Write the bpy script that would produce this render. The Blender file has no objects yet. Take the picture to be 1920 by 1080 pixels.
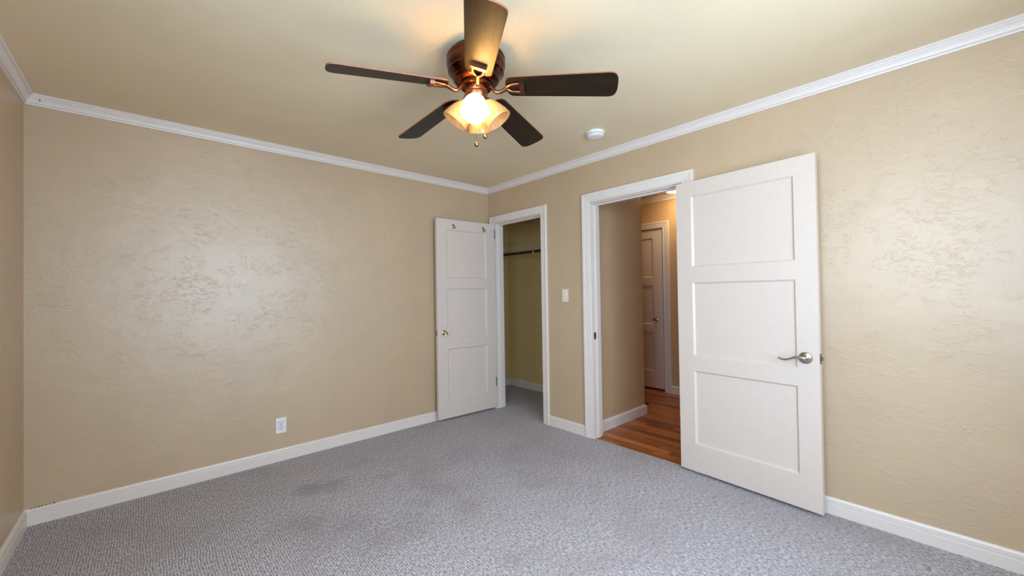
import bpy, bmesh, math, random
from mathutils import Vector, Matrix
random.seed(7)
S = bpy.context.scene
COL = S.collection
PI = math.pi

# ------------------------------------------------------------------ camera
cam_d = bpy.data.cameras.new('camera'); cam = bpy.data.objects.new('camera', cam_d); COL.objects.link(cam)
cam_d.sensor_width = 36.0
cam_d.lens = 753.144 / 1920 * 36
cam_d.clip_start = 0.02
FW = Vector((0.67122259, 0.74115321, 0.01233482))
RT = Vector((0.74124998, -0.67105814, -0.01514735))
UP = Vector((0.00294913, -0.01931043, 0.99980919))
CP = Vector((-2.84657636, -3.52516707, 1.26642986))
cam.matrix_world = Matrix(((RT.x, UP.x, -FW.x, CP.x), (RT.y, UP.y, -FW.y, CP.y), (RT.z, UP.z, -FW.z, CP.z), (0, 0, 0, 1)))
S.camera = cam

# ------------------------------------------------------------------ world, daylight, exposure
W = bpy.data.worlds.new('sky'); S.world = W; W.use_nodes = True
W.node_tree.nodes['Background'].inputs[0].default_value = (0.62, 0.78, 1.0, 1)
W.node_tree.nodes['Background'].inputs[1].default_value = 1.0
S.view_settings.view_transform = 'Standard'; S.view_settings.look = 'None'
S.view_settings.gamma = 1; S.view_settings.use_curve_mapping = False
S.view_settings.exposure = 0.34
try:
    S.cycles.use_denoising = True
    S.cycles.max_bounces = 10; S.cycles.diffuse_bounces = 7
    S.cycles.sample_clamp_indirect = 45.0
    S.cycles.caustics_reflective = False; S.cycles.caustics_refractive = False
except Exception:
    pass

LX = 3.3677          # room width  (x from -LX to 0)
LY = 4.20            # room length (y from -LY to 0)
H = 2.44
TH = 0.11            # wall thickness
# windows behind the camera: (x0,x1,z0,z1) on the rear wall; (y0,y1,z0,z1) on the left wall
WIN_R = (-2.75, -1.00, 0.72, 2.14)
WIN_L = (-3.90, -2.55, 1.10, 2.25)

def daylight(name, loc, rot, sx, sy, power, col):
    l = bpy.data.lights.new(name, 'AREA'); l.shape = 'RECTANGLE'; l.size = sx; l.size_y = sy
    l.energy = power; l.color = col
    o = bpy.data.objects.new(name, l); COL.objects.link(o); o.location = loc; o.rotation_euler = rot
    return o
daylight('daylight', ((WIN_R[0] + WIN_R[1]) / 2, -LY - 0.14, (WIN_R[2] + WIN_R[3]) / 2), (PI / 2, 0, 0), WIN_R[1] - WIN_R[0], WIN_R[3] - WIN_R[2], 92, (0.61, 0.78, 1.0))
daylight('daylight', (-LX - 0.14, (WIN_L[0] + WIN_L[1]) / 2, (WIN_L[2] + WIN_L[3]) / 2), (PI / 2, 0, -PI / 2), WIN_L[1] - WIN_L[0], WIN_L[3] - WIN_L[2], 54, (0.56, 0.75, 1.0))

# ------------------------------------------------------------------ material helpers
class NT:
    def __init__(s, name):
        s.m = bpy.data.materials.new(name); s.m.use_nodes = True
        s.t = s.m.node_tree; s.n = s.t.nodes; s.l = s.t.links
        s.b = s.n['Principled BSDF']; s.out = s.n['Material Output']
    def new(s, t, **kw):
        x = s.n.new(t)
        for k, v in kw.items(): setattr(x, k, v)
        return x
    def put(s, inp, v):
        if isinstance(v, bpy.types.NodeSocket): s.l.new(v, inp)
        elif isinstance(v, (tuple, list)) and len(v) == 3 and inp.type == 'RGBA': inp.default_value = (*v, 1)
        else: inp.default_value = v
    def math(s, op, a, b=None, c=None, clamp=False):
        x = s.new('ShaderNodeMath', operation=op, use_clamp=clamp); s.put(x.inputs[0], a)
        if b is not None: s.put(x.inputs[1], b)
        if c is not None: s.put(x.inputs[2], c)
        return x.outputs[0]
    def pos(s): return s.new('ShaderNodeNewGeometry').outputs['Position']
    def obj(s): return s.new('ShaderNodeTexCoord').outputs['Object']
    def mapv(s, v, scale=(1, 1, 1), loc=(0, 0, 0), rot=(0, 0, 0)):
        x = s.new('ShaderNodeMapping'); s.put(x.inputs[0], v); x.inputs['Scale'].default_value = scale
        x.inputs['Location'].default_value = loc; x.inputs['Rotation'].default_value = rot; return x.outputs[0]
    def noise(s, v, scale, detail=2, rough=0.5, dist=0.0):
        x = s.new('ShaderNodeTexNoise'); s.put(x.inputs['Vector'], v); x.inputs['Scale'].default_value = scale
        x.inputs['Detail'].default_value = detail; x.inputs['Roughness'].default_value = rough
        x.inputs['Distortion'].default_value = dist; return x.outputs['Fac']
    def ramp(s, f, a, b, lo=0.0, hi=1.0, kind='SMOOTHSTEP'):
        x = s.new('ShaderNodeMapRange', interpolation_type=kind); s.put(x.inputs[0], f)
        x.inputs[1].default_value = a; x.inputs[2].default_value = b; x.inputs[3].default_value = lo; x.inputs[4].default_value = hi
        return x.outputs[0]
    def mix(s, f, a, b, mode='MIX'):
        x = s.new('ShaderNodeMix', data_type='RGBA', blend_type=mode); s.put(x.inputs[0], f); s.put(x.inputs[6], a); s.put(x.inputs[7], b)
        return x.outputs[2]
    def bump(s, h, strength=1.0, dist=0.002):
        x = s.new('ShaderNodeBump'); s.put(x.inputs['Height'], h); x.inputs['Strength'].default_value = strength
        x.inputs['Distance'].default_value = dist; s.l.new(x.outputs[0], s.b.inputs['Normal']); return x.outputs[0]
    def set(s, **kw):
        for k, v in kw.items(): s.put(s.b.inputs[k.replace('_', ' ')], v)
        return s
def lin(r, g, b):
    f = lambda c: (c / 255 / 12.92) if c / 255 <= 0.04045 else ((c / 255 + 0.055) / 1.055) ** 2.4
    return (f(r), f(g), f(b))

def plaster(name, col, rough, amount, spec=0.5):
    m = NT(name); p = m.pos()
    und = m.noise(m.mapv(p, (1, 1, 1.3)), 5.0, 2, 0.45, 0.0)
    fine = m.noise(p, 40, 4, 0.6)
    r1 = m.noise(m.mapv(p, (1, 1, 1.5)), 11.0, 4, 0.62, 1.2)
    ridge = m.ramp(m.math('ABSOLUTE', m.math('SUBTRACT', r1, 0.5)), 0.0, 0.020, 1.0, 0.0)
    mask = m.ramp(m.noise(m.mapv(p, (1, 1, 1), (3.1, 1.7, 0.4)), 6.0, 3, 0.65), 0.45, 0.60)
    r2 = m.noise(m.mapv(p, (1, 1, 2.0), (5, 2, 1)), 18.0, 3, 0.6, 1.0)
    knock = m.ramp(r2, 0.54, 0.60)
    mask2 = m.ramp(m.noise(m.mapv(p, (1, 1, 1), (8.3, 4.1, 2.2)), 4.0, 3, 0.6), 0.45, 0.60)
    h = m.math('ADD', m.math('MULTIPLY', und, 1.0), m.math('MULTIPLY', m.math('MULTIPLY', ridge, mask), 0.09))
    h = m.math('ADD', h, m.math('MULTIPLY', m.math('MULTIPLY', knock, mask2), 0.16))
    h = m.math('ADD', h, m.math('MULTIPLY', fine, 0.16))
    m.bump(h, amount, 0.0045)
    tint = m.noise(p, 1.4, 3, 0.6)
    c = m.mix(m.ramp(tint, 0.35, 0.65), tuple(x * 0.97 for x in col), tuple(min(1, x * 1.03) for x in col))
    m.set(Base_Color=c, Roughness=rough); m.b.inputs['Specular IOR Level'].default_value = spec
    return m.m
M = {}
TAN = lin(193, 168, 135)
M['wall'] = plaster('tan_plaster_wall', TAN, 0.40, 0.85, 1.0)
M['ceiling'] = plaster('tan_plaster_ceiling', lin(230, 213, 180), 0.5, 0.40)
M['hallwall'] = plaster('tan_plaster_hall', lin(199, 168, 130), 0.32, 0.5)

def simple(name, col, rough=0.5, metal=0.0, spec=0.5, nscale=None, namp=0.0, bump=0.0):
    m = NT(name); m.set(Base_Color=col, Roughness=rough, Metallic=metal); m.b.inputs['Specular IOR Level'].default_value = spec
    if nscale:
        n = m.noise(m.obj(), nscale, 4, 0.6)
        m.set(Base_Color=m.mix(m.ramp(n, 0.3, 0.7), tuple(x * (1 - namp) for x in col), tuple(min(1, x * (1 + namp)) for x in col)))
        if bump: m.bump(n, bump, 0.001)
    return m.m
M['white'] = simple('white_gloss_paint', lin(217, 203, 190), 0.32, nscale=30, namp=0.012, bump=0.08)
M['trim'] = simple('white_trim_paint', lin(226, 217, 208), 0.34, nscale=24, namp=0.008, bump=0.02)
M['plastic'] = simple('white_plastic', lin(235, 233, 230), 0.35, nscale=60, namp=0.01)
M['almond'] = simple('almond_plastic', lin(232, 222, 208), 0.35, nscale=60, namp=0.01)
M['slot'] = simple('dark_slot', (0.02, 0.02, 0.02), 0.6, nscale=60, namp=0.1)
M['gap'] = simple('dark_gap', lin(70, 62, 50), 0.8, nscale=80, namp=0.2)
M['nickel'] = simple('brushed_nickel', lin(176, 168, 158), 0.28, 1.0, nscale=90, namp=0.06)
M['steel'] = simple('zinc_steel', lin(120, 120, 124), 0.4, 1.0, nscale=90, namp=0.08)
M['brass'] = simple('polished_brass', lin(214, 190, 110), 0.16, 1.0, nscale=70, namp=0.05)
M['agedbrass'] = simple('aged_brass', lin(140, 126, 88), 0.32, 1.0, nscale=70, namp=0.12)
M['copper'] = simple('oil_rubbed_copper', lin(150, 96, 68), 0.30, 1.0, nscale=26, namp=0.28)
M['bronze'] = simple('dark_copper_bronze', lin(92, 54, 37), 0.25, 1.0, nscale=20, namp=0.35)
M['rod'] = simple('dark_red_wood', lin(86, 40, 24), 0.4, nscale=18, namp=0.3)
M['closet'] = plaster('olive_tan_closet', lin(218, 194, 134), 0.5, 0.3)
M['cleat'] = simple('cream_cleat_paint', lin(214, 200, 160), 0.4, nscale=20, namp=0.03)
M['outside'] = simple('plain_stucco', lin(180, 175, 165), 0.8, nscale=12, namp=0.05)
M['rubber'] = simple('dark_bronze_vent', (0.03, 0.022, 0.018), 0.4, nscale=40, namp=0.2)

def glassy(name, tint):
    m = NT(name); m.set(Base_Color=tint, Roughness=0.04); m.b.inputs['Transmission Weight'].default_value = 1.0; return m.m
M['crystal'] = glassy('clear_crystal', (0.95, 0.93, 0.95))
def pane():
    m = NT('window_glass'); tr = m.new('ShaderNodeBsdfTransparent'); gl = m.new('ShaderNodeBsdfGlossy'); gl.inputs['Roughness'].default_value = 0.02
    x = m.new('ShaderNodeMixShader'); x.inputs[0].default_value = 0.06
    m.l.new(tr.outputs[0], x.inputs[1]); m.l.new(gl.outputs[0], x.inputs[2]); m.l.new(x.outputs[0], m.out.inputs[0]); return m.m
M['pane'] = pane()

def carpet():
    m = NT('grey_ribbed_carpet'); p = m.pos()
    warp = m.noise(p, 6, 2)
    sx = m.new('ShaderNodeSeparateXYZ'); m.put(sx.inputs[0], p)
    u = m.math('ADD', m.math('MULTIPLY', sx.outputs[0], 2 * PI / 0.0115), m.math('MULTIPLY', warp, 14.0))
    rib = m.math('ADD', m.math('MULTIPLY', m.math('SINE', u), 0.5), 0.5)
    dash = m.noise(m.mapv(p, (150, 42, 10)), 1.0, 2, 0.6)
    speck = m.noise(p, 210, 2, 0.7)
    speck2 = m.noise(p, 75, 2, 0.7)
    f = m.math('ADD', m.math('MULTIPLY', rib, 0.18), m.math('MULTIPLY', dash, 0.80))
    f = m.math('ADD', f, m.math('MULTIPLY', m.math('SUBTRACT', speck, 0.5), 1.0))
    f = m.math('ADD', f, m.math('MULTIPLY', m.math('SUBTRACT', speck2, 0.5), 0.5))
    c = m.mix(m.ramp(f, 0.22, 0.78), lin(112, 107, 110), lin(222, 216, 222))
    # worn traffic soil with patches of their own
    big = m.noise(m.mapv(p, (1, 1, 1), (2.3, 0.9, 0)), 1.7, 4, 0.6, 0.4)
    c = m.mix(m.ramp(big, 0.46, 0.70, 0.0, 0.40), c, lin(150, 140, 140))
    n = m.noise(p, 14, 4, 0.7)
    acc = None
    for (x, y, r, a) in STAINS:
        d = m.new('ShaderNodeVectorMath', operation='DISTANCE'); m.put(d.inputs[0], p); d.inputs[1].default_value = (x, y, 0)
        k = m.ramp(m.math('ADD', d.outputs['Value'], m.math('MULTIPLY', m.math('SUBTRACT', n, 0.5), r * 1.9)), r * 0.05, r, a, 0.0)
        acc = k if acc is None else m.math('MAXIMUM', acc, k)
    c = m.mix(acc, c, lin(100, 95, 99))
    m.set(Base_Color=c, Roughness=0.95); m.b.inputs['Specular IOR Level'].default_value = 0.1
    m.b.inputs['Sheen Weight'].default_value = 0.15
    m.bump(f, 0.8, 0.006)
    return m.m
STAINS = [(-2.06, -0.66, 0.15, 0.40), (-1.94, -0.71, 0.15, 0.34), (-2.21, -1.07, 0.23, 0.20), (-1.62, -0.83, 0.09, 0.25), (-2.02, -1.27, 0.17, 0.22), (-1.96, -1.47, 0.23, 0.21), (-1.78, -1.49, 0.22, 0.22),
          (-1.61, -1.33, 0.14, 0.18), (-1.44, -1.56, 0.16, 0.18), (-1.43, -1.25, 0.18, 0.15), (-1.58, -2.08, 0.09, 0.20), (-0.86, -1.53, 0.25, 0.12), (-0.42, -1.53, 0.28, 0.13), (-0.99, -0.88, 0.30, 0.13)]
M['carpet'] = carpet()

def planks():
    m = NT('red_oak_planks'); p = m.pos()
    s = m.new('ShaderNodeSeparateXYZ'); m.put(s.inputs[0], p)
    w = 0.072
    row = m.math('FLOOR', m.math('DIVIDE', s.outputs[0], w))
    frac = m.math('FRACT', m.math('DIVIDE', s.outputs[0], w))
    rn = m.new('ShaderNodeTexWhiteNoise', noise_dimensions='1D'); m.put(rn.inputs['W'], row)
    yy = m.math('ADD', s.outputs[1], m.math('MULTIPLY', rn.outputs['Value'], 1.3))
    brd = m.math('FLOOR', m.math('DIVIDE', yy, 0.85)); fy = m.math('FRACT', m.math('DIVIDE', yy, 0.85))
    cv = m.new('ShaderNodeCombineXYZ'); m.put(cv.inputs[0], row); m.put(cv.inputs[1], brd)
    rb = m.new('ShaderNodeTexWhiteNoise', noise_dimensions='2D'); m.put(rb.inputs['Vector'], cv.outputs[0])
    off = m.new('ShaderNodeVectorMath', operation='ADD'); m.put(off.inputs[0], p); m.put(off.inputs[1], rb.outputs['Color'])
    grain = m.noise(m.mapv(off.outputs[0], (38, 2.2, 4)), 1.0, 5, 0.65, 0.8)
    fineg = m.noise(m.mapv(off.outputs[0], (160, 5, 4)), 1.0, 3, 0.6)
    t = m.math('ADD', m.math('MULTIPLY', rb.outputs['Value'], 0.50), m.math('MULTIPLY', grain, 0.50))
    c = m.mix(m.ramp(t, 0.15, 0.75), lin(124, 66, 28), lin(192, 116, 56))
    c = m.mix(m.ramp(fineg, 0.5, 0.75, 0, 0.45), c, lin(84, 38, 14))
    gap = m.math('MAXIMUM', m.ramp(m.math('ABSOLUTE', m.math('SUBTRACT', frac, 0.5)), 0.485, 0.498), m.ramp(m.math('ABSOLUTE', m.math('SUBTRACT', fy, 0.5)), 0.4985, 0.4995))
    c = m.mix(m.math('MULTIPLY', gap, 0.75), c, lin(50, 24, 10))
    m.set(Base_Color=c, Roughness=0.3)
    m.bump(m.math('SUBTRACT', m.math('MULTIPLY', grain, 0.15), gap), 0.3, 0.001)
    return m.m
M['planks'] = planks()

def blade_mat():
    m = NT('dark_walnut_blade'); p = m.obj()
    g = m.noise(m.mapv(p, (4, 90, 20)), 1.0, 5, 0.65, 0.6)
    c = m.mix(m.ramp(g, 0.3, 0.7), lin(27, 19, 11), lin(43, 31, 18))
    m.set(Base_Color=c, Roughness=0.4); m.b.inputs['Specular IOR Level'].default_value = 0.22; return m.m
M['blade'] = blade_mat()
M['bladeedge'] = simple('reddish_blade_edge', lin(150, 92, 62), 0.4, nscale=40, namp=0.12)
def shade_mat():
    m = NT('amber_alabaster_glass'); p = m.obj()
    n = m.noise(p, 28, 5, 0.65, 1.2)
    col = m.mix(m.ramp(n, 0.3, 0.7), lin(226, 199, 146), lin(245, 225, 182))
    df = m.new('ShaderNodeBsdfDiffuse'); tl = m.new('ShaderNodeBsdfTranslucent'); tr = m.new('ShaderNodeBsdfTransparent'); gl = m.new('ShaderNodeBsdfGlossy')
    m.put(df.inputs[0], col); m.put(tl.inputs[0], col); tr.inputs[0].default_value = (1, 0.92, 0.78, 1); gl.inputs['Roughness'].default_value = 0.2
    a = m.new('ShaderNodeMixShader'); a.inputs[0].default_value = 0.58; m.l.new(df.outputs[0], a.inputs[1]); m.l.new(tl.outputs[0], a.inputs[2])
    b = m.new('ShaderNodeMixShader'); b.inputs[0].default_value = 0.17; m.l.new(a.outputs[0], b.inputs[1]); m.l.new(tr.outputs[0], b.inputs[2])
    c = m.new('ShaderNodeMixShader'); c.inputs[0].default_value = 0.04; m.l.new(b.outputs[0], c.inputs[1]); m.l.new(gl.outputs[0], c.inputs[2])
    m.l.new(c.outputs[0], m.out.inputs[0]); return m.m
M['shade'] = shade_mat()
def emit(name, col, strength):
    m = NT(name); e = m.new('ShaderNodeEmission'); e.inputs[0].default_value = (*col, 1); e.inputs[1].default_value = strength
    m.l.new(e.outputs[0], m.out.inputs[0]); return m.m
M['bulb_on'] = emit('lit_bulb', (1.0, 0.83, 0.60), 780)
M['bulb_off'] = simple('frosted_bulb', lin(240, 236, 226), 0.3, nscale=50, namp=0.01)
M['hall_diffuser'] = emit('lit_hall_diffuser', (1.0, 0.72, 0.40), 34)

# ------------------------------------------------------------------ mesh helpers
def finish(name, bm, mats, parent=None, smooth=False, loc=None, bevel=0.0):
    if not isinstance(mats, (list, tuple)): mats = [mats]
    bmesh.ops.recalc_face_normals(bm, faces=bm.faces)
    me = bpy.data.meshes.new(name); bm.to_mesh(me); bm.free()
    for x in mats: me.materials.append(M[x])
    o = bpy.data.objects.new(name, me); COL.objects.link(o)
    if loc is not None: o.location = loc
    if parent is not None: o.parent = parent
    if smooth:
        for f in me.polygons: f.use_smooth = True
        md = o.modifiers.new('edges', 'EDGE_SPLIT'); md.split_angle = math.radians(38)
    if bevel:
        md = o.modifiers.new('bevel', 'BEVEL'); md.width = bevel; md.segments = 2; md.limit_method = 'ANGLE'
    return o
def box(bm, x0, x1, y0, y1, z0, z1, mi=0):
    v = [bm.verts.new(c) for c in ((x0, y0, z0), (x1, y0, z0), (x1, y1, z0), (x0, y1, z0), (x0, y0, z1), (x1, y0, z1), (x1, y1, z1), (x0, y1, z1))]
    for q in ((0, 3, 2, 1), (4, 5, 6, 7), (0, 1, 5, 4), (1, 2, 6, 5), (2, 3, 7, 6), (3, 0, 4, 7)):
        f = bm.faces.new([v[i] for i in q]); f.material_index = mi
def lathe(bm, prof, seg=48, mat=Matrix.Identity(4), mi=0, cap=True):
    rings = []
    for r, z in prof:
        rings.append([bm.verts.new(mat @ Vector((r * math.cos(2 * PI * k / seg), r * math.sin(2 * PI * k / seg), z))) for k in range(seg)])
    for a, b in zip(rings, rings[1:]):
        for k in range(seg):
            f = bm.faces.new((a[k], a[(k + 1) % seg], b[(k + 1) % seg], b[k])); f.material_index = mi
    if cap:
        for rr in (rings[0], rings[-1]):
            f = bm.faces.new(rr); f.material_index = mi
def tube(bm, pts, rad, seg=12, mi=0, flat=1.0):
    pts = [Vector(p) for p in pts]; rads = rad if isinstance(rad, (list, tuple)) else [rad] * len(pts)
    rings = []; up = Vector((0, 0, 1))
    for i, p in enumerate(pts):
        t = (pts[min(i + 1, len(pts) - 1)] - pts[max(i - 1, 0)]).normalized()
        ref = up if abs(t.z) < 0.95 else Vector((0, 1, 0))
        a = t.cross(ref).normalized(); b = a.cross(t).normalized()
        rings.append([bm.verts.new(p + rads[i] * (a * math.cos(2 * PI * k / seg) + b * flat * math.sin(2 * PI * k / seg))) for k in range(seg)])
    for a, b in zip(rings, rings[1:]):
        for k in range(seg):
            f = bm.faces.new((a[k], a[(k + 1) % seg], b[(k + 1) % seg], b[k])); f.material_index = mi
    for rr in (rings[0], rings[-1]):
        f = bm.faces.new(rr); f.material_index = mi
def spline(pts, n=6):
    P = [Vector(p) for p in pts]; out = []
    for i in range(len(P) - 1):
        p0 = P[max(i - 1, 0)]; p1 = P[i]; p2 = P[i + 1]; p3 = P[min(i + 2, len(P) - 1)]
        for k in range(n):
            t = k / n
            out.append(0.5 * ((2 * p1) + (-p0 + p2) * t + (2 * p0 - 5 * p1 + 4 * p2 - p3) * t * t + (-p0 + 3 * p1 - 3 * p2 + p3) * t ** 3))
    out.append(P[-1]); return out
def run(bm, prof, p0, p1, nrm, m0=0, m1=0):
    """straight moulding: prof = [(d, z)], d out of the wall along nrm; m = 1 inside mitre, -1 outside mitre, 0 square"""
    p0 = Vector((*p0, 0)); p1 = Vector((*p1, 0)); n = Vector((*nrm, 0)); t = (p1 - p0).normalized()
    a = [bm.verts.new(p0 + t * d * m0 + n * d + Vector((0, 0, z))) for d, z in prof]
    b = [bm.verts.new(p1 - t * d * m1 + n * d + Vector((0, 0, z))) for d, z in prof]
    k = len(prof)
    for i in range(k): bm.faces.new((a[i], a[(i + 1) % k], b[(i + 1) % k], b[i]))
    bm.faces.new(a); bm.faces.new(list(reversed(b)))
def casing(bm, prof, yl, yr, zt, xf, sgn, z0=0.0):
    """door casing round an opening yr<y<yl, head at zt; prof = [(w, t)], w from inner edge out, t proud of the wall face xf towards sgn"""
    st = []
    for (yy, sy, zz, sz) in ((yl, 1, z0, 0), (yl, 1, zt, 1), (yr, -1, zt, 1), (yr, -1, z0, 0)):
        st.append([bm.verts.new((xf + sgn * t, yy + sy * w, zz + sz * w)) for w, t in prof])
    k = len(prof)
    for a, b in zip(st, st[1:]):
        for i in range(k): bm.faces.new((a[i], a[(i + 1) % k], b[(i + 1) % k], b[i]))
    bm.faces.new(st[0]); bm.faces.new(st[-1])
def empty(name, loc=(0, 0, 0), rz=0.0, parent=None):
    o = bpy.data.objects.new(name, None); COL.objects.link(o); o.location = loc; o.rotation_euler = (0, 0, rz); o.empty_display_size = 0.1
    if parent: o.parent = parent
    return o
def struct(o, label=None):
    o['kind'] = 'structure'
    if label: o['label'] = label
    return o
def thing(o, label, cat, group=None):
    o['label'] = label; o['category'] = cat
    if group: o['group'] = group
    return o

# ------------------------------------------------------------------ opening dimensions
MO = (-1.416, -2.215, 2.030)        # main doorway: left jamb y, right jamb y, head z
CO = (-0.118, -0.815, 2.032)        # closet doorway
CX, CYL, CYR = 0.872, 0.649, -1.232 # closet back, left end, right end
HX0, HX1 = 0.967, 1.965             # hall: outer face of the closet back wall, far wall
HYW = -1.337                        # hall face of the wall beside the doorway
HD = (-0.33, -1.055, 2.055)         # hall door opening
HH = 2.46

# ------------------------------------------------------------------ floors, ceilings
bm = bmesh.new(); box(bm, -LX - TH, 0.014, -LY - TH, 0.0, -0.06, 0.0); box(bm, 0.0135, CX, CYR, CYL, -0.06, 0.0); box(bm, -0.3, 0.014, 0, 0.11, -0.06, -0.001)
struct(finish('floor', bm, 'carpet'), 'light grey ribbed wall to wall carpet with soiled patches')
bm = bmesh.new(); box(bm, 0.014, HX1 + 0.2, -3.2, HYW + 0.03, -0.07, -0.008); box(bm, HX0 - 0.02, HX1 + 0.2, HYW + 0.03, 1.6, -0.07, -0.008)
struct(finish('floor_hall', bm, 'planks'), 'glossy reddish oak plank floor of the hallway')
bm = bmesh.new(); box(bm, -LX - TH, TH, -LY - TH, TH, H, H + 0.1)
struct(finish('ceiling', bm, 'ceiling'), 'tan hand-trowelled bedroom ceiling')
bm = bmesh.new(); box(bm, TH, HX0, CYR - 0.1, CYL + 0.1, H, H + 0.1)
struct(finish('ceiling_closet', bm, 'closet'))
bm = bmesh.new(); box(bm, TH, HX1 + 0.3, -3.3, CYR - 0.1, HH, HH + 0.1); box(bm, HX0, HX1 + 0.3, CYR - 0.1, 1.7, HH, HH + 0.1)
struct(finish('ceiling_hall', bm, 'hallwall'))

# ------------------------------------------------------------------ walls
bm = bmesh.new(); box(bm, -LX - TH, 0.0, 0, TH, 0, H)
struct(finish('wall_back', bm, 'wall'), 'tan textured plaster wall with the outlet')
bm = bmesh.new()
box(bm, 0, TH, CO[0], 0.11, 0, H); box(bm, 0, TH, CO[1], CO[0], CO[2], H); box(bm, 0, TH, MO[0], CO[1], 0, H)
box(bm, 0, TH, MO[1], MO[0], MO[2], H); box(bm, 0, TH, -LY - TH, MO[1], 0, H)
bmesh.ops.remove_doubles(bm, verts=bm.verts, dist=1e-5)
struct(finish('wall_right', bm, 'wall'), 'tan textured plaster wall with both doorways')
def holed(bm, a0, a1, b0, b1, hole, axis, c0, c1):
    u0, u1, v0, v1 = hole
    for (p, q, r, s) in ((a0, u0, b0, b1), (u1, a1, b0, b1), (u0, u1, b0, v0), (u0, u1, v1, b1)):
        if axis == 'y': box(bm, p, q, c0, c1, r, s)
        else: box(bm, c0, c1, p, q, r, s)
bm = bmesh.new(); holed(bm, -LY - TH, 0.0, 0, H, WIN_L, 'x', -LX - TH, -LX); struct(finish('wall_left', bm, 'wall'))
bm = bmesh.new(); holed(bm, -LX, 0.0, 0, H, WIN_R, 'y', -LY - TH, -LY); struct(finish('wall_rear', bm, 'wall'))
# closet
bm = bmesh.new(); box(bm, TH, HX0, CYL, CYL + 0.09, 0, H); struct(finish('wall_closet_left', bm, 'closet'))
bm = bmesh.new(); box(bm, CX, HX0 - 0.001, CYR, CYL, 0, H); struct(finish('wall_closet_back', bm, 'closet'), 'olive tan back wall inside the closet')
bm = bmesh.new(); box(bm, TH, CX, CYR - 0.001, CYR + 0.012, 0, H); struct(finish('wall_closet_right', bm, 'closet'))
bm = bmesh.new(); box(bm, 0.0, TH - 0.001, 0.111, CYL + 0.09, 0, H); struct(finish('wall_closet_front', bm, 'closet'))
# hall
bm = bmesh.new(); box(bm, TH, HX0, HYW, CYR - 0.002, 0, HH); box(bm, HX0 - 0.0005, HX0 + 0.001, HYW, 1.6, 0, HH)
struct(finish('wall_hall_side', bm, 'hallwall'), 'narrow tan plaster hall wall seen through the doorway')
bm = bmesh.new()
box(bm, HX1, HX1 + 0.1, HD[0], 1.7, 0, HH); box(bm, HX1, HX1 + 0.1, -3.3, HD[1], 0, HH); box(bm, HX1, HX1 + 0.1, HD[1], HD[0], HD[2], HH)
box(bm, HX1 + 0.1, HX1 + 0.2, -1.4, 0.1, -0.05, HH)
struct(finish('wall_hall_far', bm, 'hallwall'), 'far hall wall around the white door')
bm = bmesh.new(); box(bm, TH, HX1, -3.3, -3.2, 0, HH); box(bm, HX0, HX1, 1.6, 1.7, 0, HH)
struct(finish('wall_hall_end', bm, 'hallwall'))

# ------------------------------------------------------------------ crown mouldings and baseboards
cz, cd = 2.380, 0.042
crown = [(0, cz), (0.008, cz), (0.010, cz + 0.006), (0.006, cz + 0.008), (0.006, cz + 0.012), (0.014, cz + 0.013), (0.015, cz + 0.018), (0.018, cz + 0.026), (0.024, cz + 0.036), (0.031, cz + 0.043),
         (0.029, cz + 0.045), (0.030, cz + 0.049), (0.037, cz + 0.049), (0.040, cz + 0.053), (cd, cz + 0.055), (cd, H), (0, H)]
bm = bmesh.new(); run(bm, crown, (-LX, 0), (0, 0), (0, -1), 1, 1); struct(finish('trim_1', bm, 'trim'), 'white crown moulding above the outlet wall')
joint = bpy.data.objects['trim_1']
bm = bmesh.new(); box(bm, -3.3045, -3.3030, -0.0275, -0.012, 2.405, 2.4185); finish('joint_gap', bm, 'gap', joint)
bm = bmesh.new(); run(bm, crown, (0, 0), (0, -LY), (-1, 0), 1, 1); struct(finish('trim_2', bm, 'trim'), 'white crown moulding above the doorways')
bm = bmesh.new(); run(bm, crown, (-LX, -LY), (-LX, 0), (1, 0), 1, 1); struct(finish('trim_3', bm, 'trim'), 'white crown moulding above the left wall')
bm = bmesh.new(); run(bm, crown, (0, -LY), (-LX, -LY), (0, 1), 1, 1); struct(finish('trim_4', bm, 'trim'))
hb = 0.092
base = [(0, 0), (0.016, 0), (0.016, 0.056), (0.0145, 0.0585), (0.009, 0.0590), (0.008, 0.0635), (0.0135, 0.0645), (0.0130, 0.0745), (0.0075, 0.0750), (0.0070, 0.0785), (0.0105, 0.0795), (0.006, hb - 0.002), (0, hb)]
def baseboard(name, runs, prof=base, mat='trim', label=None):
    bm = bmesh.new()
    for r in runs: run(bm, prof, *r)
    return struct(finish(name, bm, mat), label)
baseboard('baseboard_back', [((-LX, 0), (0, 0), (0, -1), 1, 1)], label='white stepped baseboard below the outlet')
bm = bmesh.new()
for k in range(7):
    xx = -3.345 + k * 0.0145; box(bm, xx, xx + random.uniform(0.006, 0.013), -0.0035, 0.0, hb - 0.001, hb + random.uniform(0.0012, 0.0035))
finish('paint_gap', bm, 'gap', bpy.data.objects['baseboard_back'])
baseboard('baseboard_left', [((-LX, -LY), (-LX, 0), (1, 0), 1, 1)], label='white stepped baseboard in the left corner')
baseboard('baseboard_right', [((0, -0.8965), (0, -1.3215), (-1, 0), 0, 0)], label='short white baseboard between the two doorways')
baseboard('baseboard_right_2', [((0, -2.3085), (0, -LY), (-1, 0), 0, 1)], label='white baseboard running behind the large open door')
baseboard('baseboard_rear', [((0, -LY), (-LX, -LY), (0, 1), 1, 1)])
baseboard('baseboard_closet', [((TH, CYL), (CX, CYL), (0, -1), 0, 1), ((CX, CYL), (CX, CYR), (-1, 0), 1, 0)], label='white baseboard inside the closet')
hbase = [(0, -0.008), (0.018, -0.008), (0.018, 0.072), (0.014, 0.082), (0.006, 0.088), (0, 0.09)]
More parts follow.
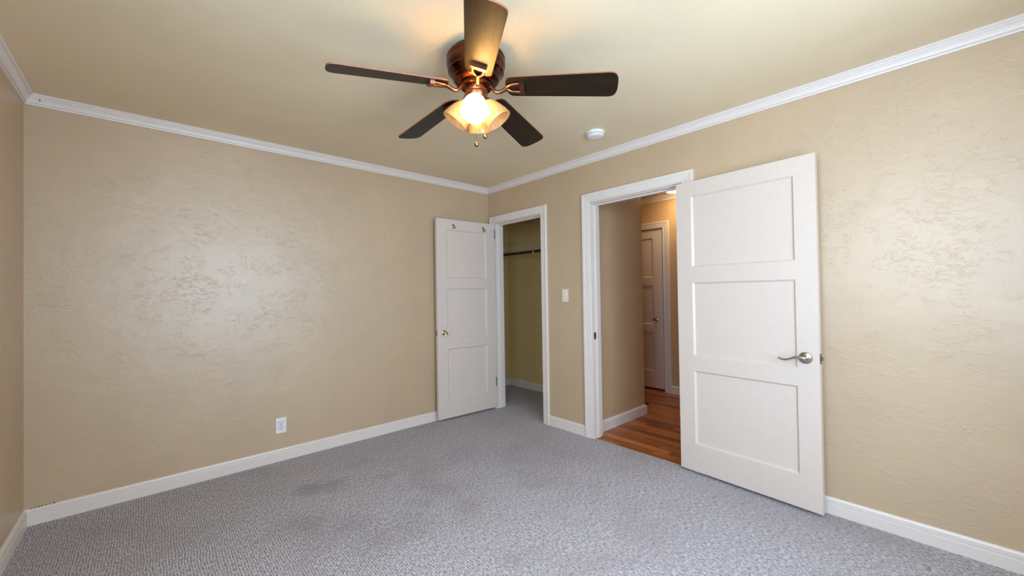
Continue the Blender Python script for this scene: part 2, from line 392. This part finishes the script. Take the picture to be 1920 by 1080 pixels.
baseboard('baseboard_hall', [((0.115, HYW), (HX0, HYW), (0, -1), 0, -1), ((HX0, HYW), (HX0, 1.6), (1, 0), -1, 0)], hbase, label='plain white baseboard wrapping the hall corner')
baseboard('baseboard_hall_far', [((HX1, HD[1] - 0.084), (HX1, -3.2), (-1, 0), 0, 0), ((HX1, 1.6), (HX1, HD[0] + 0.084), (-1, 0), 0, 0)], hbase)
hc = [(d, z + (HH - H)) for d, z in crown]
hc = [(d * 1.15, HH - (HH - z) * 1.05) for d, z in hc]
bm = bmesh.new(); run(bm, hc, (HX1, 1.6), (HX1, -3.2), (-1, 0), 0, 0); struct(finish('trim_5', bm, 'trim'), 'crown moulding of the far hall wall')

# ------------------------------------------------------------------ door frames
RV = 0.007
prof_main = [(0, 0), (0, 0.010), (0.002, 0.0125), (0.006, 0.0135), (0.009, 0.012), (0.0105, 0.0085), (0.0135, 0.0085), (0.016, 0.012), (0.050, 0.0165), (0.056, 0.0165), (0.058, 0.0195), (0.078, 0.021), (0.081, 0.018), (0.081, 0)]
prof_clos = [(0, 0), (0, 0.012), (0.003, 0.015), (0.052, 0.016), (0.055, 0.019), (0.068, 0.021), (0.074, 0.017), (0.074, 0)]
def frame(name, op, xf, depth, sgn, prof, stop_at, label, z0=0.0, both=False):
    """jambs, stop and casing of one opening; the room is on the side sgn of xf"""
    yl, yr, zt = op
    root = empty(name, (xf, (yl + yr) / 2, z0)); struct(root, label)
    inv = Matrix.Translation(-root.location)
    x0, x1 = (xf, xf + depth) if sgn < 0 else (xf - depth, xf)
    jt = 0.004
    bm = bmesh.new(); box(bm, x0 - 0.0005, x1 + 0.0005, yl - jt, yl + 0.002, z0, zt); box(bm, x0 - 0.0005, x1 + 0.0005, yr - 0.002, yr + jt, z0, zt); box(bm, x0 - 0.0005, x1 + 0.0005, yr, yl, zt - jt, zt + 0.002)
    bm.transform(inv); finish('jamb', bm, 'trim', root)
    a, b = sorted((xf - sgn * stop_at, xf - sgn * (stop_at + 0.034)))
    bm = bmesh.new(); box(bm, a, b, yl - jt - 0.011, yl - jt, z0, zt - jt); box(bm, a, b, yr + jt, yr + jt + 0.011, z0, zt - jt); box(bm, a, b, yr + jt, yl - jt, zt - jt - 0.011, zt - jt)
    bm.transform(inv); finish('stop', bm, 'trim', root, bevel=0.002)
    bm = bmesh.new(); casing(bm, prof, yl + RV, yr - RV, zt + RV, xf, sgn, z0); bm.transform(inv); finish('casing', bm, 'trim', root)
    if both:
        bm = bmesh.new(); casing(bm, prof, yl + RV, yr - RV, zt + RV, xf - sgn * depth, -sgn, z0 - 0.008); bm.transform(inv); finish('casing', bm, 'trim', root)
    return root, inv
fr, inv = frame('trim_6', MO, 0.0, TH, -1, prof_main, 0.040, 'white stepped casing around the hallway doorway', both=False)
bm = bmesh.new(); box(bm, 0.008, 0.034, MO[0] - 0.0065, MO[0] - 0.0035, 0.855, 0.915); bm.transform(inv); o = finish('strike_plate', bm, 'steel', fr); o['label'] = 'small dark metal strike plate'
bm = bmesh.new(); box(bm, 0.015, 0.027, MO[0] - 0.007, MO[0] - 0.004, 0.873, 0.897); bm.transform(inv); finish('strike_hole', bm, 'slot', fr)
frame('trim_7', CO, 0.0, TH, -1, prof_clos, 0.040, 'plain white casing around the closet doorway')
frame('trim_8', HD, HX1, 0.1, -1, prof_main, 0.046, 'white casing around the far hall door', z0=-0.008)

# ------------------------------------------------------------------ doors
def door_leaf(root, Wd, z0, z1, sl, sr, bands, th, rec=0.012, sl_w=0.011):
    """leaf in local x (0..Wd), local y (0 = shown face, +th = back); bands = panel (zlo, zhi) list; parts: frame + panels"""
    bm = bmesh.new()
    xs = [0, sl, Wd - sr, Wd]; zs = [z0]
    for a, b in bands: zs += [a, b]
    zs.append(z1)
    for side in (0, 1):
        y = 0 if side == 0 else th; dy = rec if side == 0 else -rec
        for i in range(3):
            for j in range(len(zs) - 1):
                x0, x1, a, b = xs[i], xs[i + 1], zs[j], zs[j + 1]
                if i == 1 and j % 2 == 1:
                    o = [bm.verts.new((p, y, q)) for p, q in ((x0, a), (x1, a), (x1, b), (x0, b))]
                    n = [bm.verts.new((p, y + dy, q)) for p, q in ((x0 + sl_w, a + sl_w), (x1 - sl_w, a + sl_w), (x1 - sl_w, b - sl_w), (x0 + sl_w, b - sl_w))]
                    for k in range(4): bm.faces.new((o[k], o[(k + 1) % 4], n[(k + 1) % 4], n[k]))
                else:
                    bm.faces.new([bm.verts.new((p, y, q)) for p, q in ((x0, a), (x1, a), (x1, b), (x0, b))])
    for q in (((0, 0, z0), (0, th, z0), (0, th, z1), (0, 0, z1)), ((Wd, 0, z0), (Wd, th, z0), (Wd, th, z1), (Wd, 0, z1)),
              ((0, 0, z0), (Wd, 0, z0), (Wd, th, z0), (0, th, z0)), ((0, 0, z1), (Wd, 0, z1), (Wd, th, z1), (0, th, z1))):
        bm.faces.new([bm.verts.new(c) for c in q])
    bmesh.ops.remove_doubles(bm, verts=bm.verts, dist=1e-5)
    o = finish('leaf', bm, 'white', root)
    for a, b in bands:
        bm = bmesh.new(); box(bm, sl + sl_w - 0.0005, Wd - sr - sl_w + 0.0005, rec, th - rec, a + sl_w - 0.0005, b - sl_w + 0.0005); finish('panel', bm, 'white', root)
    return o
def hinge(root, x, y, z):
    bm = bmesh.new()
    lathe(bm, [(0.0055, z - 0.045), (0.0055, z + 0.045)], 14, Matrix.Translation((x, y, 0)))
    lathe(bm, [(0.0035, z - 0.050), (0.0035, z + 0.050)], 10, Matrix.Translation((x, y, 0)))
    return finish('hinge', bm, 'steel', root, smooth=True)
def knob_set(root, x, z, sgn=-1):
    """brass rosette with a faceted crystal knob standing out of the leaf towards local y*sgn"""
    R = Matrix.Translation((x, 0, z)) @ Matrix.Rotation(PI / 2 if sgn < 0 else -PI / 2, 4, 'X')
    bm = bmesh.new(); lathe(bm, [(0.026, 0), (0.026, 0.002), (0.022, 0.006), (0.012, 0.009), (0.010, 0.016), (0.013, 0.020), (0.014, 0.026), (0.010, 0.030)], 32, R)
    k = finish('door_knob', bm, 'brass', root, smooth=True); k['label'] = 'brass rosette with clear crystal knob'
    bm = bmesh.new(); lathe(bm, [(0.010, 0.0295), (0.017, 0.034), (0.0245, 0.043), (0.0255, 0.050), (0.021, 0.058), (0.012, 0.061)], 12, R)
    finish('crystal', bm, 'crystal', k)
BANDS = [(0.207, 0.711), (0.813, 1.320), (1.427, 1.919)]

# the big bedroom door, swung back against the right wall
HB = Vector((-0.047, -2.183)); FB = Vector((-0.104, -2.993)); tv = (FB - HB).normalized()
rz = math.atan2(tv.y, tv.x)
p0 = HB + tv * 0.012
d1 = empty('door_1', (p0.x, p0.y, 0.0), rz)
# local +x runs to the free edge; the shown face must look into the room: local -y is to the room when flipped below
struct(d1, 'large white three-panel door with lever handle, folded back on the right wall')
# local y axis = (-tv.y, tv.x): for tv ~ (0,-1) this is (+1, ~0), i.e. away from the room: depth +y is behind the shown face
door_leaf(d1, 0.822, 0.020, 2.021, 0.108, 0.106, BANDS, 0.035)
# lever set
lx, lz = 0.757, 0.875
RL = Matrix.Translation((lx, 0, lz)) @ Matrix.Rotation(PI / 2, 4, 'X')
bm = bmesh.new(); lathe(bm, [(0.033, 0), (0.0335, 0.002), (0.031, 0.006), (0.024, 0.0085), (0.0135, 0.010), (0.0125, 0.030)], 40, RL)
lv = finish('lever_handle', bm, 'nickel', d1, smooth=True); lv['label'] = 'brushed nickel lever with round rosette'
bm = bmesh.new()
pts = spline([(lx + 0.006, -0.036, lz + 0.000), (lx - 0.010, -0.040, lz + 0.004), (lx - 0.034, -0.043, lz + 0.006), (lx - 0.062, -0.045, lz - 0.006), (lx - 0.085, -0.046, lz - 0.013), (lx - 0.105, -0.045, lz - 0.012), (lx - 0.122, -0.044, lz - 0.005)], 6)
n = len(pts); tube(bm, pts, [0.0115 - 0.0062 * min(1, i / (n * 0.45)) for i in range(n)], 14)
lathe(bm, [(0.0125, 0.026), (0.0130, 0.038), (0.011, 0.045), (0.006, 0.047)], 24, RL)
finish('lever', bm, 'nickel', lv, smooth=True)
bm = bmesh.new(); lathe(bm, [(0.033, 0), (0.033, 0.004), (0.020, 0.009), (0.012, 0.010), (0.012, 0.020)], 32, Matrix.Translation((lx, 0.035, lz)) @ Matrix.Rotation(-PI / 2, 4, 'X'))
finish('back_rosette', bm, 'nickel', d1, smooth=True)
bm = bmesh.new(); box(bm, 0.8215, 0.8235, 0.005, 0.030, lz - 0.029, lz + 0.029); lt = finish('latch', bm, 'steel', d1); lt['label'] = 'dark metal latch plate with bolt'
bm = bmesh.new(); box(bm, 0.823, 0.835, 0.011, 0.023, lz - 0.009, lz + 0.009); finish('bolt', bm, 'steel', lt, bevel=0.002)
for z in (0.30, 1.05, 1.82): hinge(d1, -0.004, 0.040, z)

# the closet door, standing open at a right angle
HB = Vector((-0.025, -0.119)); FB = Vector((-0.727, -0.082)); tv = (FB - HB).normalized()
p0 = HB - tv * 0.014
d2 = empty('door_2', (p0.x, p0.y, 0.0), math.atan2(tv.y, tv.x))
struct(d2, 'narrow white three-panel closet door with two hooks, standing open in the corner')
# local x to the free edge, local y = (-tv.y, tv.x) ~ (0,-1) towards the room: shift so that the shown face is at y=0 with the depth on -y -> build mirrored
def flip(o):
    o.data.transform(Matrix.Scale(-1, 4, (0, 1, 0))); o.data.flip_normals()
door_leaf(d2, 0.719, 0.020, 2.024, 0.117, 0.114, BANDS, 0.035)
knob_set(d2, 0.648, 0.879)
bm = bmesh.new(); box(bm, 0.7185, 0.7203, 0.008, 0.027, 0.852, 0.906); finish('latch', bm, 'steel', d2)
for sx in (0.158, 0.527):
    # coat hook: oval backplate, short upper horn, long lower hook
    z = 1.955
    bm = bmesh.new(); lathe(bm, [(0.0105, 0), (0.0105, 0.0025), (0.006, 0.006)], 24, Matrix.Translation((sx, 0, z + 0.004)) @ Matrix.Diagonal((1, 1, 2.0, 1)) @ Matrix.Rotation(PI / 2, 4, 'X'))
    hk = finish('coat_hook', bm, 'agedbrass', d2, smooth=True); hk['label'] = 'small aged brass coat hook'
    bm = bmesh.new()
    tube(bm, spline([(sx, -0.004, z + 0.004), (sx, -0.012, z - 0.010), (sx, -0.022, z - 0.022), (sx, -0.036, z - 0.023), (sx, -0.044, z - 0.012), (sx, -0.046, z + 0.003)], 5), [0.0045] * 21 + [0.0035] * 4 + [0.0045], 10)
    tube(bm, spline([(sx, -0.004, z + 0.006), (sx, -0.012, z + 0.010), (sx, -0.018, z + 0.018)], 4), 0.0038, 10)
    finish('prong', bm, 'agedbrass', hk, smooth=True)
for o in list(d2.children):
    flip(o)
    for c in o.children: flip(c)
for z in (0.30, 1.915):
    h = hinge(d2, 0.003, 0.004, z)

# the hall door, nearly shut
d3 = empty('door_3', (HX1 + 0.008, HD[0] - 0.006, 0.0), -PI / 2)
struct(d3, 'white three-panel door with glass knob at the end of the hallway')
door_leaf(d3, 0.705, 0.024, 2.049, 0.125, 0.128, [(0.235, 0.735), (0.835, 1.335), (1.44, 1.945)], 0.035)
knob_set(d3, 0.612, 0.896)
bm = bmesh.new(); box(bm, 0.7045, 0.7065, 0.008, 0.027, 0.865, 0.92); finish('latch', bm, 'steel', d3)

# ------------------------------------------------------------------ windows behind the camera
def window(name, lo, hi, z0, z1, axis, c):
    root = empty(name, ((lo + hi) / 2, c, z0) if axis == 'y' else (c, (lo + hi) / 2, z0)); struct(root)
    inv = Matrix.Translation(-root.location)
    def bx(bm, u0, u1, a, b, v0, v1):
        if axis == 'y': box(bm, u0, u1, c + a, c + b, v0, v1)
        else: box(bm, c + a, c + b, u0, u1, v0, v1)
    bm = bmesh.new(); f = 0.045
    bx(bm, lo, lo + f, -0.09, -0.03, z0, z1); bx(bm, hi - f, hi, -0.09, -0.03, z0, z1); bx(bm, lo + f, hi - f, -0.09, -0.03, z0, z0 + f); bx(bm, lo + f, hi - f, -0.09, -0.03, z1 - f, z1)
    mid = (lo + hi) / 2; bx(bm, mid - 0.02, mid + 0.02, -0.08, -0.04, z0 + f, z1 - f)
    bm.transform(inv); finish('window_frame', bm, 'trim', root)
    bm = bmesh.new(); bx(bm, lo + f, hi - f, -0.063, -0.059, z0 + f, z1 - f); bm.transform(inv); finish('pane', bm, 'pane', root)
    bm = bmesh.new(); cs = 0.07
    bx(bm, lo - cs, lo, 0, 0.018, z0 - cs, z1 + cs); bx(bm, hi, hi + cs, 0, 0.018, z0 - cs, z1 + cs); bx(bm, lo, hi, 0, 0.018, z1, z1 + cs); bx(bm, lo, hi, 0, 0.03, z0 - cs, z0)
    bm.transform(inv); finish('casing', bm, 'trim', root)
window('window_1', WIN_R[0], WIN_R[1], WIN_R[2], WIN_R[3], 'y', -LY)
window('window_2', WIN_L[0], WIN_L[1], WIN_L[2], WIN_L[3], 'x', -LX)

# ------------------------------------------------------------------ ceiling fan
FX, FY = -1.658, -1.976
fan = empty('ceiling_fan', (FX, FY, H))
thing(fan, 'copper bronze flush-mount ceiling fan with five dark blades and four amber glass lights', 'ceiling fan')
Zr = lambda z: z - H
bm = bmesh.new()
lathe(bm, [(r, Zr(z if z > 2.35 else 2.35 - (2.35 - z) * 0.82)) for r, z in [(0.116, 2.4399), (0.118, 2.424), (0.131, 2.421), (0.139, 2.416), (0.1425, 2.408), (0.1425, 2.398), (0.1395, 2.393), (0.1395, 2.390), (0.1425, 2.386), (0.1425, 2.372), (0.138, 2.358),
      (0.133, 2.350), (0.1325, 2.347), (0.1355, 2.343), (0.135, 2.335), (0.1285, 2.328), (0.1255, 2.325), (0.120, 2.312), (0.112, 2.302), (0.1115, 2.299), (0.113, 2.295), (0.111, 2.289), (0.101, 2.279), (0.086, 2.271), (0.07, 2.268)]], 72)
finish('motor_housing', bm, 'bronze', fan, smooth=True)
bm = bmesh.new()
for k in range(20):
    a = 2 * PI * k / 20
    R = Matrix.Rotation(a, 4, 'Z'); b2 = bmesh.new(); box(b2, 0.117, 0.1195, -0.011, 0.011, Zr(2.427), Zr(2.436)); b2.transform(R)
    tmp = bpy.data.meshes.new('t'); b2.to_mesh(tmp); b2.free(); bm.from_mesh(tmp); bpy.data.meshes.remove(tmp)
finish('vent_slots', bm, 'slot', fan)
bm = bmesh.new(); lathe(bm, [(r, Zr(z)) for r, z in [(0.070, 2.2835), (0.076, 2.281), (0.076, 2.267), (0.070, 2.264), (0.05, 2.264)]], 48)
finish('flywheel', bm, 'bronze', fan, smooth=True)
bm = bmesh.new(); lathe(bm, [(r, Zr(z + 0.0135)) for r, z in [(0.050, 2.2515), (0.054, 2.249), (0.054, 2.234), (0.0515, 2.231), (0.0515, 2.228), (0.0535, 2.225), (0.052, 2.210), (0.046, 2.200), (0.049, 2.194), (0.052, 2.187), (0.050, 2.176), (0.038, 2.166), (0.022, 2.158), (0.012, 2.150), (0.004, 2.147)]], 48)
sw = finish('switch_housing', bm, 'copper', fan, smooth=True)
for a in (2.2, 4.3):
    bm = bmesh.new(); lathe(bm, [(0.006, 0.0), (0.006, 0.004), (0.003, 0.006)], 12, Matrix.Rotation(a + 1.75, 4, 'Z') @ Matrix.Translation((0.0525, 0, Zr(2.2545))) @ Matrix.Rotation(PI / 2, 4, 'Y'))
    finish('screw', bm, 'steel', sw, smooth=True)
BZ = Zr(2.272); PITCH = math.radians(-14.0); DROOP = math.radians(4.8)
def blade_outline():
    # local x = radius, local y = width
    R0, R1 = 0.147, 0.672
    pts = []
    def hw(x): return 0.061 + (0.0755 - 0.061) * (x - R0) / (R1 - R0)
    # root: rounded end
    for k in range(0, 13):
        a = PI / 2 + PI * k / 12
        e = 2.6
        cx_, sy_ = math.cos(a), math.sin(a)
        x = R0 + 0.042 + 0.042 * math.copysign(abs(cx_) ** (2 / e), cx_); y = hw(R0 + 0.03) * math.copysign(abs(sy_) ** (2 / e), sy_)
        pts.append((x, y))
    for k in range(0, 17):
        a = -PI / 2 + PI * k / 16
        e = 2.9
        cx_, sy_ = math.cos(a), math.sin(a)
        x = R1 - 0.045 + 0.045 * abs(cx_) ** (2 / e); y = hw(R1) * math.copysign(abs(sy_) ** (2 / e), sy_)
        pts.append((x, y))
    return pts
def blade_mesh():
    bm = bmesh.new(); pts = blade_outline(); t = 0.003
    up = [bm.verts.new((x, y, t)) for x, y in pts]; dn = [bm.verts.new((x, y, -t)) for x, y in pts]
    bm.faces.new(up); bm.faces.new(list(reversed(dn)))
    for i in range(len(pts)):
        f = bm.faces.new((up[i], up[(i + 1) % len(pts)], dn[(i + 1) % len(pts)], dn[i])); f.material_index = 1
    return bm
def bracket_mesh():
    """arm dipping out of the flywheel plus the open loop screwed under the blade; built unpitched in the arm, pitched at the loop"""
    bm = bmesh.new()
    P = Matrix.Rotation(DROOP, 4, 'Y') @ Matrix.Rotation(PITCH, 4, 'X')
    arm = [(0.058, 0, 0.003), (0.072, 0, -0.005), (0.086, 0, -0.022), (0.100, 0, -0.034), (0.118, 0, -0.036), (0.136, 0, -0.029), (0.152, 0, -0.023)]
    sp = spline(arm, 5); n = len(sp)
    tube(bm, sp, [0.0120 - 0.0015 * math.sin(PI * i / (n - 1)) for i in range(n)], 12, flat=0.8)
    loop = [(0.146, 0, -0.011), (0.160, 0.013, -0.0115), (0.180, 0.023, -0.011), (0.226, 0.028, -0.010)]
    for s in (1, -1):
        pp = [P @ Vector((x, y * s, z)) for x, y, z in spline(loop, 5)]
        tube(bm, pp, 0.0078, 10, flat=0.85)
    b2 = bmesh.new(); box(b2, 0.216, 0.238, -0.0360, 0.0360, -0.0185, -0.0032); b2.transform(P)
    tmp = bpy.data.meshes.new('t'); b2.to_mesh(tmp); b2.free(); bm.from_mesh(tmp); bpy.data.meshes.remove(tmp)
    return bm
bl0 = finish('blade', blade_mesh(), ['blade', 'bladeedge'], fan)
br0 = finish('blade_bracket', bracket_mesh(), 'copper', fan, smooth=True)
TH0 = math.radians(163.8)
for k in range(5):
    a = TH0 + k * 2 * PI / 5
    for src, kind in ((bl0, 'blade'), (br0, 'bracket')):
        o = src if k == 0 else src.copy()
        if k: COL.objects.link(o); o.parent = fan
        o.location = (0, 0, BZ)
        o.rotation_mode = 'XYZ'
        if kind == 'blade': o.rotation_euler = (PITCH, DROOP, a)
        else: o.rotation_euler = (0, 0, a)
# light kit
def shade_mesh():
    prof = [(0.0265, 0.000), (0.029, 0.004), (0.035, 0.012), (0.044, 0.028), (0.052, 0.048), (0.0585, 0.070), (0.063, 0.090), (0.0655, 0.105), (0.066, 0.112)]
    inner = [(r - 0.0028, z) for r, z in reversed(prof)]; inner[0] = (prof[-1][0] - 0.0028, prof[-1][1])
    bm = bmesh.new(); lathe(bm, prof + inner, 48, cap=False); return bm
AZ = math.radians(227); TILT = math.radians(36)
sh0 = finish('lamp_shade', shade_mesh(), 'shade', fan, smooth=True)
def cup_mesh():
    bm = bmesh.new(); lathe(bm, [(0.008, -0.030), (0.012, -0.026), (0.013, -0.016), (0.020, -0.010), (0.0285, -0.004), (0.030, 0.004), (0.0295, 0.007)], 28); return bm
def bulb_mesh():
    bm = bmesh.new(); lathe(bm, [(0.006, 0.008), (0.008, 0.022), (0.013, 0.034), (0.0165, 0.046), (0.0165, 0.054), (0.012, 0.066), (0.006, 0.076), (0.001, 0.079)], 20); return bm
cu0 = finish('shade_holder', cup_mesh(), 'copper', fan, smooth=True)
bu_on = finish('bulb', bulb_mesh(), 'bulb_on', sh0, smooth=True)
bu_off = None
for k in range(4):
    az = AZ + k * PI / 2
    d = Vector((math.cos(az) * math.sin(TILT), math.sin(az) * math.sin(TILT), -math.cos(TILT)))
    base_p = Vector((0.043 * math.cos(az), 0.043 * math.sin(az), Zr(2.195)))
    q = d.to_track_quat('Z', 'Y')
    sh = sh0 if k == 0 else sh0.copy(); cu = cu0 if k == 0 else cu0.copy()
    for o in (sh, cu):
        if k: COL.objects.link(o); o.parent = fan
        o.rotation_mode = 'QUATERNION'; o.rotation_quaternion = q; o.location = base_p
    if k == 0: sh['label'] = 'brightly lit amber glass shade facing the camera'
    elif k == 1: bu_off = finish('bulb', bulb_mesh(), 'bulb_off', sh, smooth=True)
    else:
        b = bu_off.copy(); COL.objects.link(b); b.parent = sh
# pull chains
for (dx, z) in ((-0.003, 1.990), (0.040, 2.028)):
    fx = Vector((RT.x, RT.y, 0)).normalized() * dx + Vector((FW.x, FW.y, 0)).normalized() * -0.004
    bm = bmesh.new(); tube(bm, [(fx.x, fx.y, Zr(2.165)), (fx.x, fx.y, Zr(z + 0.012))], 0.0011, 6)
    zz = z + 0.014
    while zz < 2.165:
        lathe(bm, [(0.0003, Zr(zz)), (0.0016, Zr(zz + 0.0016)), (0.0003, Zr(zz + 0.0032))], 6, Matrix.Translation((fx.x, fx.y, 0))); zz += 0.0075
    ch = finish('pull_chain', bm, 'agedbrass', fan, smooth=True)
    bm = bmesh.new(); lathe(bm, [(0.002, 0.0125), (0.0045, 0.0115), (0.009, 0.0075), (0.0115, 0.001), (0.0105, -0.005), (0.006, -0.0105), (0.001, -0.012)], 20, Matrix.Translation((fx.x, fx.y, Zr(z))))
    finish('chain_knob', bm, 'agedbrass', ch, smooth=True)

# ------------------------------------------------------------------ small things
sd = empty('smoke_detector', (-0.405, -1.768, H)); thing(sd, 'round white smoke detector on the ceiling near the crown moulding', 'smoke detector')
bm = bmesh.new(); lathe(bm, [(0.064, -0.0001), (0.066, -0.004), (0.066, -0.014), (0.063, -0.019), (0.055, -0.020)], 48); finish('base', bm, 'plastic', sd, smooth=True)
bm = bmesh.new(); lathe(bm, [(0.055, -0.0195), (0.0555, -0.0235)], 48); finish('vent_gap', bm, 'slot', sd, smooth=True)
bm = bmesh.new(); lathe(bm, [(0.059, -0.023), (0.0605, -0.026), (0.059, -0.032), (0.052, -0.037), (0.040, -0.039), (0.002, -0.0395)], 48); finish('cover', bm, 'plastic', sd, smooth=True)

def plate(bm, w, h, t, r=0.004):
    box(bm, -w / 2, w / 2, -t, 0, -h / 2, h / 2)
ot = empty('wall_outlet', (-2.0885, -0.0003, 0.270)); thing(ot, 'white duplex electrical outlet low on the tan wall above the baseboard', 'outlet')
bm = bmesh.new(); plate(bm, 0.071, 0.117, 0.006); finish('cover_plate', bm, 'plastic', ot, bevel=0.002)
for s in (1, -1):
    zc = 0.0197 * s
    bm = bmesh.new()
    pts = []
    for k in range(28):
        a = 2 * PI * k / 28; x = 0.0172 * math.cos(a); z = max(-0.0142, min(0.0142, 0.0172 * math.sin(a))); pts.append((x, z))
    f = [bm.verts.new((x, -0.0085, zc + z)) for x, z in pts]; b = [bm.verts.new((x, -0.005, zc + z)) for x, z in pts]
    bm.faces.new(f); bm.faces.new(list(reversed(b)))
    for k in range(28): bm.faces.new((f[k], f[(k + 1) % 28], b[(k + 1) % 28], b[k]))
    rc = finish('receptacle', bm, 'plastic', ot)
    bm = bmesh.new()
    box(bm, -0.0078, -0.0052, -0.0089, -0.008, zc + 0.000, zc + 0.0085); box(bm, 0.0052, 0.0078, -0.0089, -0.008, zc + 0.001, zc + 0.0080)
    lathe(bm, [(0.0030, 0.008), (0.0030, 0.0089)], 12, Matrix.Translation((0, 0, zc - 0.0068)) @ Matrix.Rotation(PI / 2, 4, 'X'))
    finish('slots', bm, 'slot', rc)
    # thin shadow gap round the receptacle face
    bm = bmesh.new(); g1 = [bm.verts.new((x * 1.10, -0.0062, zc + z * 1.10)) for x, z in pts]; bm.faces.new(g1)
    finish('gap', bm, 'slot', rc)
bm = bmesh.new(); lathe(bm, [(0.003, 0.005), (0.003, 0.0072), (0.001, 0.0076)], 12, Matrix.Rotation(PI / 2, 4, 'X')); finish('screw', bm, 'steel', ot, smooth=True)

sw_ = empty('light_switch', (-0.0003, -1.113, 1.236), -PI / 2); thing(sw_, 'almond rocker light switch on the wall between the two doorways', 'light switch')
bm = bmesh.new(); plate(bm, 0.072, 0.118, 0.006); finish('cover_plate', bm, 'almond', sw_, bevel=0.002)
bm = bmesh.new(); box(bm, -0.0172, 0.0172, -0.0068, -0.005, -0.034, 0.034); finish('rocker_frame', bm, 'almond', sw_, bevel=0.0005)
bm = bmesh.new()
v = [bm.verts.new(c) for c in ((-0.0145, -0.0060, -0.031), (0.0145, -0.0060, -0.031), (0.0145, -0.0115, 0.031), (-0.0145, -0.0115, 0.031), (-0.0145, -0.0095, 0), (0.0145, -0.0095, 0))]
w = [bm.verts.new((c.co.x, -0.004, c.co.z)) for c in v]
bm.faces.new((v[0], v[1], v[5], v[4])); bm.faces.new((v[4], v[5], v[2], v[3])); bm.faces.new((v[0], v[4], v[3], w[3], w[4], w[0])); bm.faces.new((v[1], v[5], v[2], w[2], w[5], w[1])); bm.faces.new((v[3], v[2], w[2], w[3])); bm.faces.new((v[0], v[1], w[1], w[0]))
finish('rocker', bm, 'almond', sw_)

# closet rail board and hanging rod
bm = bmesh.new()
cl = [(0, 1.826), (0.016, 1.826), (0.019, 1.830), (0.019, 1.836), (0.016, 1.840), (0.016, 1.892), (0.019, 1.894), (0.021, 1.902), (0.019, 1.908), (0, 1.908)]
run(bm, cl, (TH, CYL), (CX, CYL), (0, -1), 0, 1); run(bm, cl, (CX, CYL), (CX, CYR), (-1, 0), 1, 0)
struct(finish('trim_9', bm, 'cleat'), 'cream wall rail inside the closet above the hanging rod')
rod = empty('closet_rod', (0.56, (CYL + CYR) / 2, 1.757)); thing(rod, 'dark red wooden hanging rod inside the closet', 'closet rod')
bm = bmesh.new(); L2 = (CYL - CYR - 0.012) / 2
tube(bm, [(0, -L2 + 0.006, 0), (0, L2 - 0.001, 0)], 0.017, 20); finish('pole', bm, 'rod', rod, smooth=True)
bm = bmesh.new(); yb = -0.165 - rod.location.y
tube(bm, spline([(0.0, yb, 0.020), (-0.017, yb, 0.014), (-0.022, yb, 0.0), (-0.016, yb, -0.015), (0.0, yb, -0.021)], 5), 0.005, 10)
tube(bm, [(0.0, yb, 0.019), (0.10, yb, 0.05), (0.293, yb, 0.085)], 0.005, 10)
o = finish('support_hook', bm, 'plastic', rod, smooth=True); o['label'] = 'small white support hook'

# hall ceiling lamp (gives the hall its warm light)
hl = empty('ceiling_light', (1.69, -1.375, HH)); thing(hl, 'lit round flush ceiling light in the hallway, at the top of the doorway', 'ceiling light')
bm = bmesh.new(); lathe(bm, [(0.135, -0.0001), (0.14, -0.006), (0.14, -0.018), (0.128, -0.02)], 48); finish('rim', bm, 'plastic', hl, smooth=True)
bm = bmesh.new(); lathe(bm, [(0.128, -0.018), (0.122, -0.030), (0.100, -0.044), (0.060, -0.054), (0.002, -0.057)], 40); o = finish('diffuser', bm, 'hall_diffuser', hl, smooth=True)

vt = empty('floor_vent', (1.26, -1.02, -0.008)); thing(vt, 'dark metal floor register on the oak hall floor behind the wall corner', 'floor vent')
bm = bmesh.new(); box(bm, -0.075, 0.075, -0.165, -0.148, 0, 0.006); box(bm, -0.075, 0.075, 0.148, 0.165, 0, 0.006); box(bm, -0.075, -0.058, -0.148, 0.148, 0, 0.006); box(bm, 0.058, 0.075, -0.148, 0.148, 0, 0.006)
finish('frame', bm, 'rubber', vt)
bm = bmesh.new(); box(bm, -0.058, 0.058, -0.148, 0.148, 0, 0.001)
for k in range(17): box(bm, -0.058, 0.058, -0.144 + k * 0.0175, -0.135 + k * 0.0175, 0.001, 0.005)
finish('grille', bm, 'rubber', vt)
